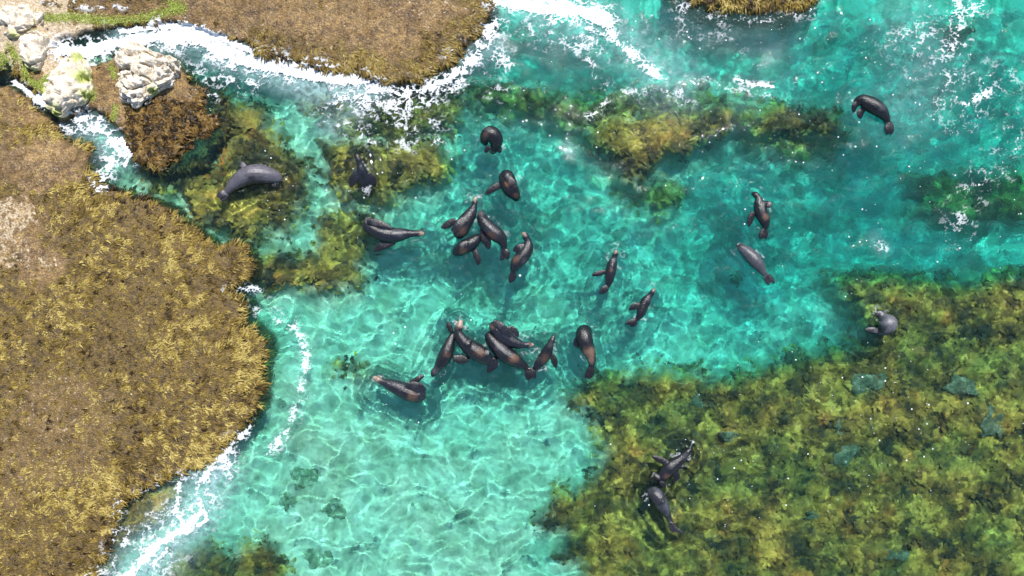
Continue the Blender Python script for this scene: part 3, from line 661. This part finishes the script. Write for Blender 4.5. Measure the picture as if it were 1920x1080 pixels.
# ------------------------------------------------------------------ strips: seaweed and kelp blades in bulk
def strips(name, base, dirs, up, length, width, seg, tone, mat, droop=0., ruffle=.0, **p):
    n = len(base)
    t = np.linspace(0, 1, seg + 1)
    side = np.cross(dirs, up); side /= np.linalg.norm(side, axis=1, keepdims=True) + 1e-9
    prof = np.sin(np.pi * np.clip(t * .86 + .12, 0, 1)) ** .7
    sway = rng.normal(0, .35, (n, 1))
    V = np.zeros((n, seg + 1, 2, 3))
    for k in range(seg + 1):
        c = base + dirs * (length * t[k])[:, None] - up * (droop * length * t[k] ** 2)[:, None] + side * (sway * (length * t[k] ** 2)[:, None])
        w = side * (width * prof[k])[:, None] * .5
        tw = up * (ruffle * width * rng.normal(0, 1, n))[:, None]
        V[:, k, 0] = c - w + tw; V[:, k, 1] = c + w - tw
    idx = np.arange(n * (seg + 1) * 2).reshape(n, seg + 1, 2)
    q = np.stack([idx[:, :-1, 0], idx[:, :-1, 1], idx[:, 1:, 1], idx[:, 1:, 0]], -1).reshape(-1, 4)
    me, used = raw_mesh(name, V.reshape(-1, 3), q)
    cattr(me, 'tone', np.repeat(tone, (seg + 1) * 2, 0))
    return put(name, me, mat, **p)

def mixc(t, *cols):
    cols = np.array(cols); t = np.clip(t, 0, .9999) * (len(cols) - 1); i = t.astype(int); f = (t - i)[:, None]
    return cols[i] * (1 - f) + cols[i + 1] * f

UP = np.array([0, 0, 1.])
# shelf seaweed: tufts combed by the swell, each a fan of fronds
x = rng.uniform(-17.5, 9.5, 60000); y = rng.uniform(-10.5, 10.2, 60000)
sd_ = interp(SD, x, y); w_ = interp(WEED, x, y); pal_ = interp(PAL, x, y)
dens = .75 * fbm(x * 2.2, y * 3.1, 200, 3) + .45 * fbm(x * .45, y * .45, 203, 2)
ok = (sd_ > -.08) & (rng.random(len(x)) < (w_ * 1.05 * (1 - .9 * np.clip(pal_ * 2 - .9, 0, 1)) + .06 * (sd_ > .1))) & (rng.random(len(x)) < np.clip(.72 + dens * 1.8, .05, 1))
x, y, sd_, dens, w_ = x[ok][:15000], y[ok][:15000], sd_[ok][:15000], dens[ok][:15000], w_[ok][:15000]
e = .25
gx = interp(SD, x + e, y) - interp(SD, x - e, y); gy = interp(SD, x, y + e) - interp(SD, x, y - e)
out = np.stack([-gx, -gy], 1); out /= np.linalg.norm(out, axis=1, keepdims=True) + 1e-6
rim = np.exp(-np.clip(sd_, 0, 9) / .7)[:, None]
comb = np.stack([np.full(len(x), .9), .25 + .5 * fbm(x * .4, y * .4, 260, 2)], 1)
d2 = out * rim * 1.1 + comb * (1 - rim * .75); d2 /= np.linalg.norm(d2, axis=1, keepdims=True)
big_ = (.55 + .85 * rng.random(len(x))) * (1.05 + .7 * fbm(x * .6, y * .6, 208, 2)) * np.clip(.55 + .6 * w_, .5, 1.1)
K_ = 11
rep = lambda a: np.repeat(a, K_, 0)
tt = np.clip(.48 + dens * 1.7 + rng.normal(0, .17, len(x)), .02, .98)
x, y, d2, rimr, bg, sdr = rep(x), rep(y), rep(d2), rep(rim), rep(big_), rep(sd_)
x = x + rng.normal(0, .035, len(x)); y = y + rng.normal(0, .035, len(x))
a_ = rng.normal(0, .38, len(x)); ca, sa = np.cos(a_), np.sin(a_)
d2 = np.stack([d2[:, 0] * ca - d2[:, 1] * sa, d2[:, 0] * sa + d2[:, 1] * ca], 1)
lift = rng.uniform(.1, .75, len(x))
dirs = np.concatenate([d2, lift[:, None]], 1); dirs /= np.linalg.norm(dirs, axis=1, keepdims=True)
z = interp(GH, x, y)
tone = mixc(rep(tt) + rng.normal(0, .07, len(x)), (.022, .011, .004), (.13, .088, .018), (.285, .205, .045), (.46, .365, .11))
top_ = (interp(ST, x, y) > -.1)
tone[top_] *= np.array([.66, .62, .56])
strips('shelf_seaweed', np.stack([x, y, z - .01], 1), dirs, np.tile(UP, (len(x), 1)), rng.uniform(.06, .165, len(x)) * bg * (1 + .35 * rimr[:, 0]), rng.uniform(.022, .05, len(x)), 2, tone, M['plant'],
       droop=.5, ruffle=.2, kind='stuff', label='golden brown seaweed combed seawards over the rock shelves', category='seaweed')

# (see kelp_tone above the terrain)
# kelp on the drowned reefs: broad ruffled olive blades growing in clumps
N = 44000
x = rng.uniform(-17, 17, N * 4); y = rng.uniform(-10, 9.8, N * 4)
rf = interp(GR, x, y); sd_ = interp(SD, x, y); h_ = interp(GH, x, y)
cc, _ = cells(x * 3.6, y * 4.1, 6)
ok = (rng.random(len(x)) < rf ** 1.5 * np.clip(.8 + 1.0 * fbm(x * .9, y * .9, 210, 3), .1, 1)) & (sd_ < -.12) & (h_ > -1.65)
x, y, h_, cc = x[ok][:N], y[ok][:N], h_[ok][:N], cc[ok][:N]
ang = 8 * fbm(x * .5, y * .5, 212, 2) + rng.normal(0, .8, len(x))
dirs = np.stack([np.cos(ang), np.sin(ang), rng.uniform(.0, .35, len(x))], 1); dirs /= np.linalg.norm(dirs, axis=1, keepdims=True)
ln = np.minimum(rng.uniform(.09, .22, len(x)), np.maximum(-h_ * .8, .06))
zz = h_ + .015
tone = kelp_tone(x, y, rng.normal(0, .045, len(x)))
ob = (x < P(420, 0)[0]) & (y > P(0, 330)[1])
tone[ob] = tone[ob] * np.array([1.15, .7, .6])
strips('reef_kelp', np.stack([x, y, zz - .02], 1), dirs, np.tile(UP, (len(x), 1)), ln, rng.uniform(.06, .15, len(x)), 3, tone, M['kelp'],
       droop=.25, ruffle=.05, kind='stuff', label='olive green kelp blades covering the drowned reef under water', category='kelp')

# the exposed orange-brown kelp bank below the boulders
N = 5200
pts = [(250, 195), (300, 190), (360, 195), (370, 160), (400, 150), (415, 170), (400, 200), (425, 215), (420, 250), (380, 275), (382, 305), (330, 315), (280, 318), (248, 290), (246, 240)]
x = rng.uniform(-12.2, -8.8, N * 3); y = rng.uniform(3.4, 6.8, N * 3)
k = poly_sd(*warp(x, y, .12, 3), pts)
ok = k > rng.uniform(-.1, .12, len(k)); x, y, k = x[ok][:N], y[ok][:N], k[ok][:N]
z = np.maximum(interp(GH, x, y), -.12 + .15 * sstep(0, .5, k) + .10 * fbm(x * 3, y * 3, 240, 2))
ang = rng.uniform(0, 6.28, len(x)); dirs = np.stack([np.cos(ang), np.sin(ang) - .4, rng.uniform(.0, .55, len(x))], 1); dirs /= np.linalg.norm(dirs, axis=1, keepdims=True)
tone = mixc(.45 + 1.2 * fbm(x * 4, y * 4, 250, 2) + rng.normal(0, .2, len(x)), (.018, .011, .004), (.065, .037, .009), (.15, .085, .018), (.24, .15, .04))
strips('kelp_bank', np.stack([x, y, z], 1), dirs, np.tile(UP, (len(x), 1)), rng.uniform(.1, .24, len(x)), rng.uniform(.04, .11, len(x)), 4, tone, M['plant'],
       droop=.5, ruffle=.2, kind='stuff', label='rust brown kelp bank exposed just below the white boulders', category='kelp')

# bright green algae
GREENS = [([(40, 40), (100, 38), (150, 36), (200, 42), (250, 42), (300, 30), (345, 18)], 9), ([(320, 8), (350, 22)], 9), ([(10, 105), (5, 130), (25, 118)], 12), ([(25, 90), (40, 115)], 9), ([(52, 115), (55, 150), (80, 165), (95, 150)], 8),
          ([(88, 160), (100, 200), (118, 228)], 9), ([(180, 165), (178, 190)], 7), ([(165, 108), (172, 125)], 5), ([(212, 125), (222, 150)], 6), ([(105, 140), (85, 165)], 7), ([(225, 200), (215, 230)], 6), ([(60, 62), (75, 64)], 5)]
xs, ys = [], []
for pts, w in GREENS:
    for (a, b), (c, d) in zip(pts[:-1], pts[1:]):
        k = int(math.hypot(c - a, d - b) * w * 1.6)
        t = rng.random(k); u = a + (c - a) * t + rng.normal(0, w * .55, k); v = b + (d - b) * t + rng.normal(0, w * .55, k)
        xs.append((u - 960) / PPM); ys.append((540 - v) / PPM)
x = np.concatenate(xs); y = np.concatenate(ys)
ok = interp(SD, x, y) > -.05; x, y = x[ok], y[ok]
ang = rng.uniform(0, 6.28, len(x)); dirs = np.stack([np.cos(ang), np.sin(ang), rng.uniform(.4, 2, len(x))], 1); dirs /= np.linalg.norm(dirs, axis=1, keepdims=True)
tone = mixc(rng.random(len(x)), (.12, .17, .02), (.28, .36, .05), (.45, .5, .14))
strips('green_algae', np.stack([x, y, interp(GH, x, y) - .005], 1), dirs, np.tile(UP, (len(x), 1)), rng.uniform(.03, .08, len(x)), rng.uniform(.015, .035, len(x)), 2, tone, M['moss'],
       droop=.4, ruffle=.1, kind='stuff', label='bright green algae growing around the white boulders', category='algae')

# ------------------------------------------------------------------ boulders
def boulder(name, pts, z0, height, seed, mat, green, rough=.12, sub=6, **p):
    W_ = [Vector(P(*q)) for q in pts]
    c = sum(W_, Vector((0, 0))) / len(W_)
    angs = []
    n = len(W_)
    def rad(th):
        d = Vector((math.cos(th), math.sin(th))); best = .05
        for i in range(n):
            a = W_[i] - c; b = W_[(i + 1) % n] - c; e = b - a
            den = d.x * e.y - d.y * e.x
            if abs(den) < 1e-9: continue
            t = (a.x * e.y - a.y * e.x) / den; u = (a.x * d.y - a.y * d.x) / den
            if t > 0 and -1e-6 <= u <= 1 + 1e-6: best = max(best, t)
        return best
    R = [rad(2 * math.pi * k / 180) for k in range(180)]
    bm = bmesh.new(); bmesh.ops.create_icosphere(bm, subdivisions=sub, radius=1)
    off = Vector((seed * 7.3, seed * 3.1, seed * 1.7))
    for v in bm.verts:
        d = v.co.normalized()
        th = math.atan2(d.y, d.x) % (2 * math.pi); r = R[int(th / (2 * math.pi) * 180) % 180]
        rho = math.hypot(d.x, d.y) ** .62
        co = Vector((math.cos(th) * rho * r, math.sin(th) * rho * r, (abs(d.z) ** .8) * math.copysign(1, d.z) * height))
        q = Vector((co.x, co.y, co.z)) * 1.0 + off
        f1 = mnoise.ridged_multi_fractal(q * 2.2, .9, 2.1, 4, 1, 2) * .5 - .6
        f2 = mnoise.noise(q * 5) + .5 * mnoise.noise(q * 12)
        crk = min(abs(mnoise.noise(q * 1.9 + Vector((9, 1, 4)))) * 9, 1)
        f3 = mnoise.hetero_terrain(q * 6, .8, 2.2, 4, .6) * .35
        s = rough * (f1 * 1.1 + f2 * .5 + f3 * .5) - rough * 1.3 * (1 - crk)
        vd = mnoise.voronoi(q * 2.3 + Vector((f2, f2, 0)) * .25)[0]; vd2 = mnoise.voronoi(q * 6.5)[0]
        s += rough * (min((vd[1] - vd[0]) * 4.5, 1) - 1) * .6 + rough * (min((vd2[1] - vd2[0]) * 4, 1) - 1) * .08
        v.co = co * (1 + s * .35) + Vector((0, 0, s * .9 if d.z > 0 else 0))
    me = bpy.data.meshes.new(name); bm.to_mesh(me); bm.free(); me.shade_smooth()
    g = []
    for v in me.vertices:
        k = 0
        e = mnoise.noise(Vector(v.co) * 4 + off) * .8 + .35 * mnoise.noise(Vector(v.co) * 14)
        for (gx_, gy_, gr) in green:
            X_, Y_ = P(gx_, gy_)
            k = max(k, min(1, max(0, 1.2 - math.hypot(v.co.x + c.x - X_, v.co.y + c.y - Y_) / (gr / PPM) + e)))
        g.append(k)
    fattr(me, 'green', g)
    o = put(name, me, mat, **p); o.location = (c.x, c.y, z0)
    return o
boulder('boulder', [(228, 105), (240, 86), (262, 80), (290, 100), (320, 110), (343, 118), (344, 140), (330, 165), (300, 180), (285, 200), (262, 208), (235, 196), (232, 165), (238, 140), (228, 120)], .2, .52, 1,
        M['boulder'], [(225, 140, 12), (298, 175, 9)], .2, label='largest pale craggy boulder beside the foaming channel', category='boulder')
boulder('boulder', [(130, 115), (155, 102), (172, 118), (180, 145), (182, 180), (165, 200), (140, 205), (125, 225), (108, 218), (92, 200), (92, 175), (105, 150)], .2, .5, 2,
        M['boulder'], [(172, 150, 16), (175, 185, 14), (110, 222, 22), (95, 175, 12), (160, 112, 12)], .15, 5, label='white boulder fringed with green algae, middle of the three', category='boulder')
boulder('boulder', [(48, 85), (62, 68), (85, 62), (102, 72), (98, 95), (92, 115), (82, 135), (66, 138), (52, 118)], .2, .42, 3,
        M['boulder'], [(55, 128, 14), (70, 142, 14)], .14, 5, label='narrow white boulder, leftmost of the three beside the foam', category='boulder')
boulder('boulder', [(5, 20), (35, 8), (70, 14), (92, 30), (88, 52), (62, 60), (40, 78), (8, 72), (-12, 45)], .14, .32, 4,
        M['boulder'], [(40, 80, 14)], .16, 5, label='low bleached rock mound in the top left corner', category='boulder')
def m_sunk(k=1.):
    n = NT('sunken grey green rock and reflection')
    c = n.ramp(n.noise(6, 6, .7), [(.3, (.04 * k, .045 * k, .03 * k)), (.52, (.12 * k, .14 * k, .095 * k)), (.66, (.27 * k, .29 * k, .23 * k))])
    n.pbr(c, .9, n.bump(n.noise(12, 6), .7, .04), .2); return n.m
M['sunk'] = m_sunk(); M['cobble'] = m_sunk(1.9)
def blob(px, py, rx, ry, rot=0, n=9):
    out = []
    for k in range(n):
        a = 2 * math.pi * k / n; r = 1 + .3 * math.sin(k * 2.4 + px)
        u, v = rx * r * math.cos(a), ry * r * math.sin(a)
        out.append((px + u * math.cos(rot) - v * math.sin(rot), py + u * math.sin(rot) + v * math.cos(rot)))
    return out
SUNK = [(1640, 722, 40, 24, -.2, 'faint reflection shaped as a pale slab in the kelp below the sea lion rolled into a ball'), (1815, 726, 34, 20, .1, 'faint reflection shaped as a pale slab among kelp near the right edge'), (1592, 860, 34, 22, -.3, 'faint reflection shaped as a wide pale slab in the middle of the right hand kelp'),  # slabs in the right hand kelp give faint water reflections a solid shape
        (1578, 800, 12, 24, -.5, 'faint reflection shaped as a narrow blue grey slab standing slanted in the kelp'), (1532, 974, 16, 9, -.3, 'faint reflection shaped as a small bright blue grey slab lying in the lower kelp'), (1872, 795, 24, 34, .2, 'faint reflection shaped as a dark veined slab close to the right edge'),
        (1372, 822, 18, 11, 0, 'faint reflection shaped as a small slab with whitish top above the spread sea lion'), (1318, 760, 16, 26, .3, 'faint reflection shaped as a teal slab at the upper border of the kelp'), (1690, 1050, 50, 14, .15, 'faint reflection shaped as a long grey slab at the bottom edge on the right'),
        (560, 905, 26, 22, 0, 'round grey cobble on the pale sand, upper of the lower left cobbles'), (530, 948, 24, 20, .4, 'dark round cobble on the sand left of its lighter neighbour'), (620, 965, 28, 22, .2, 'round cobble on the sand right of the dark one'), (585, 1062, 26, 20, 0, 'cobble on the sand near the bottom edge'),
        (1830, 45, 20, 13, 0, 'brown sunken rock in the foamy water at the top right'), (1405, 520, 14, 12, 0, 'small pale round rock on the deep sand left of the forked tail')]
for i, (px, py, rx, ry, rot, lab) in enumerate(SUNK):
    X_, Y_ = P(px, py)
    h0 = float(interp(GH, np.array([X_]), np.array([Y_]))[0])
    hh = .16 if py > 880 and px < 700 or px == 1405 else .3
    boulder('sunken_rock_and_reflection', blob(px, py, rx, ry, rot), h0 + (-.02 if px < 1000 or px == 1405 else .0), hh * (.8 if px < 700 or px == 1405 else .45), 10 + i, M['cobble' if px < 700 or px == 1405 else 'sunk'], [], .1, 4, label=lab, category='rock', group='rocks lying under the water')

# ------------------------------------------------------------------ build the sea lions
def catmull(pts, n):
    pts = np.array(pts, float); pp = np.vstack([2 * pts[0] - pts[1], pts, 2 * pts[-1] - pts[-2]])
    out = []
    for i in range(1, len(pp) - 2):
        for k in range(n):
            t = k / n; a, b, c, d = pp[i - 1], pp[i], pp[i + 1], pp[i + 2]
            out.append(.5 * (2 * b + (c - a) * t + (2 * a - 5 * b + 4 * c - d) * t * t + (3 * b - a - 3 * c + d) * t ** 3))
    out.append(pp[-2]); return np.array(out)

def tube(V, F, pts, ra, rb, seg=16, flat=None):
    """closed tube; ra sideways radius, rb vertical radius"""
    n = len(pts); b0 = len(V)
    for i in range(n):
        t = pts[min(i + 1, n - 1)] - pts[max(i - 1, 0)]; t /= np.linalg.norm(t) + 1e-9
        s = np.cross(t, UP if flat is None else flat)
        if np.linalg.norm(s) < .25: s = np.cross(t, (0, 1, 0.2))
        s /= np.linalg.norm(s); u = np.cross(s, t)
        for k in range(seg):
            a = 2 * math.pi * k / seg
            V.append(pts[i] + s * math.cos(a) * ra[i] + u * math.sin(a) * rb[i])
    for i in range(n - 1):
        for k in range(seg):
            F.append((b0 + i * seg + k, b0 + i * seg + (k + 1) % seg, b0 + (i + 1) * seg + (k + 1) % seg, b0 + (i + 1) * seg + k))
    F.append(tuple(b0 + k for k in range(seg))[::-1]); F.append(tuple(b0 + (n - 1) * seg + k for k in range(seg)))

def sea_lion(sp, i):
    loc = P(sp['spine'][3][0], sp['spine'][3][1])
    def w3(px, py, z): x, y = P(px, py); return (x - loc[0], y - loc[1], z)
    V, F = [], []
    raw = np.array([(*w3(a, b, z), w / PPM) for a, b, z, w in sp['spine']])
    cr = catmull(raw, 5)
    pts, r = cr[:, :3], np.maximum(cr[:, 3] * .89, .02)
    r = r.copy(); r[0] *= .6
    if sp['spine'][0][3] <= 3:                                # a neck between the narrow head and the shoulders
        tq = np.linspace(0, 1, len(r)); r *= 1 - .17 * np.exp(-((tq - .27) / .07) ** 2) + .10 * np.exp(-((tq - .15) / .05) ** 2)
    tube(V, F, pts, r, r * .93)
    # caps round the body ends
    finpts = []
    for fn, w in sp['fins']:
        f = catmull(np.array([w3(p[0], p[1], p[2] + .055) for p in fn]), 5); t = np.linspace(0, 1, len(f)); w = w / PPM
        prof = 1.48 * w * (.62 + .5 * np.sin(math.pi * np.clip(t * .9 + .05, 0, 1)) - .25 * t); prof[-2:] *= (.8, .4); prof = np.maximum(prof, .018)
        th = np.maximum(.032 * (1 - .45 * t), .018)
        tube(V, F, f, prof, th, 12)
        finpts.append(f)
    me0 = bpy.data.meshes.new('raw'); me0.from_pydata([tuple(v) for v in V], [], F)
    ob = bpy.data.objects.new('raw', me0); C.objects.link(ob)
    m = ob.modifiers.new('r', 'REMESH'); m.mode = 'VOXEL'; m.voxel_size = .017; m.use_smooth_shade = True
    s = ob.modifiers.new('s', 'SMOOTH'); s.factor = .5; s.iterations = 3
    dg = bpy.context.evaluated_depsgraph_get(); me = bpy.data.meshes.new_from_object(ob.evaluated_get(dg)); me.name = 'sea_lion'
    bpy.data.objects.remove(ob)
    me.shade_smooth()
    co = np.zeros(len(me.vertices) * 3, np.float32); me.vertices.foreach_get('co', co); co = co.reshape(-1, 3).astype(float)
    X, Y = co[:, 0] + loc[0], co[:, 1] + loc[1]
    col = np.tile(np.array(sp['base'], float) * (np.array([.20, .225, .285]) if sp['base'][0] < .07 else np.array([.6, .61, .63])), (len(co), 1))
    col *= (1 + .35 * fbm(X * 4, Y * 4, 300 + i, 3))[:, None]
    k = sstep(-.02, .3, fbm(X * 1.7, Y * 1.7, 340 + i, 3) + .12)[:, None] * .8
    if sp['base'][0] < .08: col = col * (1 - k) + np.array(DARK) * k
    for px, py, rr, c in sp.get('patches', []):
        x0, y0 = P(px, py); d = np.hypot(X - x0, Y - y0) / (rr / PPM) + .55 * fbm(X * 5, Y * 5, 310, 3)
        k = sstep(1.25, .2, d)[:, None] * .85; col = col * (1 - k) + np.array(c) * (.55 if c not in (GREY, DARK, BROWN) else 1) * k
    fd = np.full(len(co), 9.)
    allf = np.vstack(finpts); body = pts
    for f in allf: fd = np.minimum(fd, np.linalg.norm(co - f, axis=1))
    bd = np.full(len(co), 9.)
    for p_, rr in zip(body, r): bd = np.minimum(bd, np.linalg.norm(co - p_, axis=1) / rr)
    k = (sstep(1.25, 1.6, bd))[:, None] * .75
    col = col * (1 - k) + np.array(FIN) * k
    if sp.get('tan'):
        L = np.linalg.norm(pts[9] - pts[0]) if len(pts) > 9 else .4
        d = np.linalg.norm(co - pts[0], axis=1) / (L * (.85 if sp['tan'] <= 1 else 1.25))
        k = sstep(1.0, .2, d + .25 * fbm(X * 9, Y * 9, 330, 2))[:, None] * min(sp['tan'], 1); col = col * (1 - k) + np.array(TAN) * k
    d = np.linalg.norm(co - pts[0], axis=1); k = sstep(.045, .02, d)[:, None]; col = col * (1 - k) + np.array((.03, .025, .025)) * k
    cattr(me, 'tone', np.clip(col, .005, 1))
    o = put('sea_lion', me, M['seal'], label=sp['label'], category='sea lion', group='sea lions floating in the pool')
    o.location = (*loc, 0)
    return o
for i, sp in enumerate(SEALS): sea_lion(sp, i)
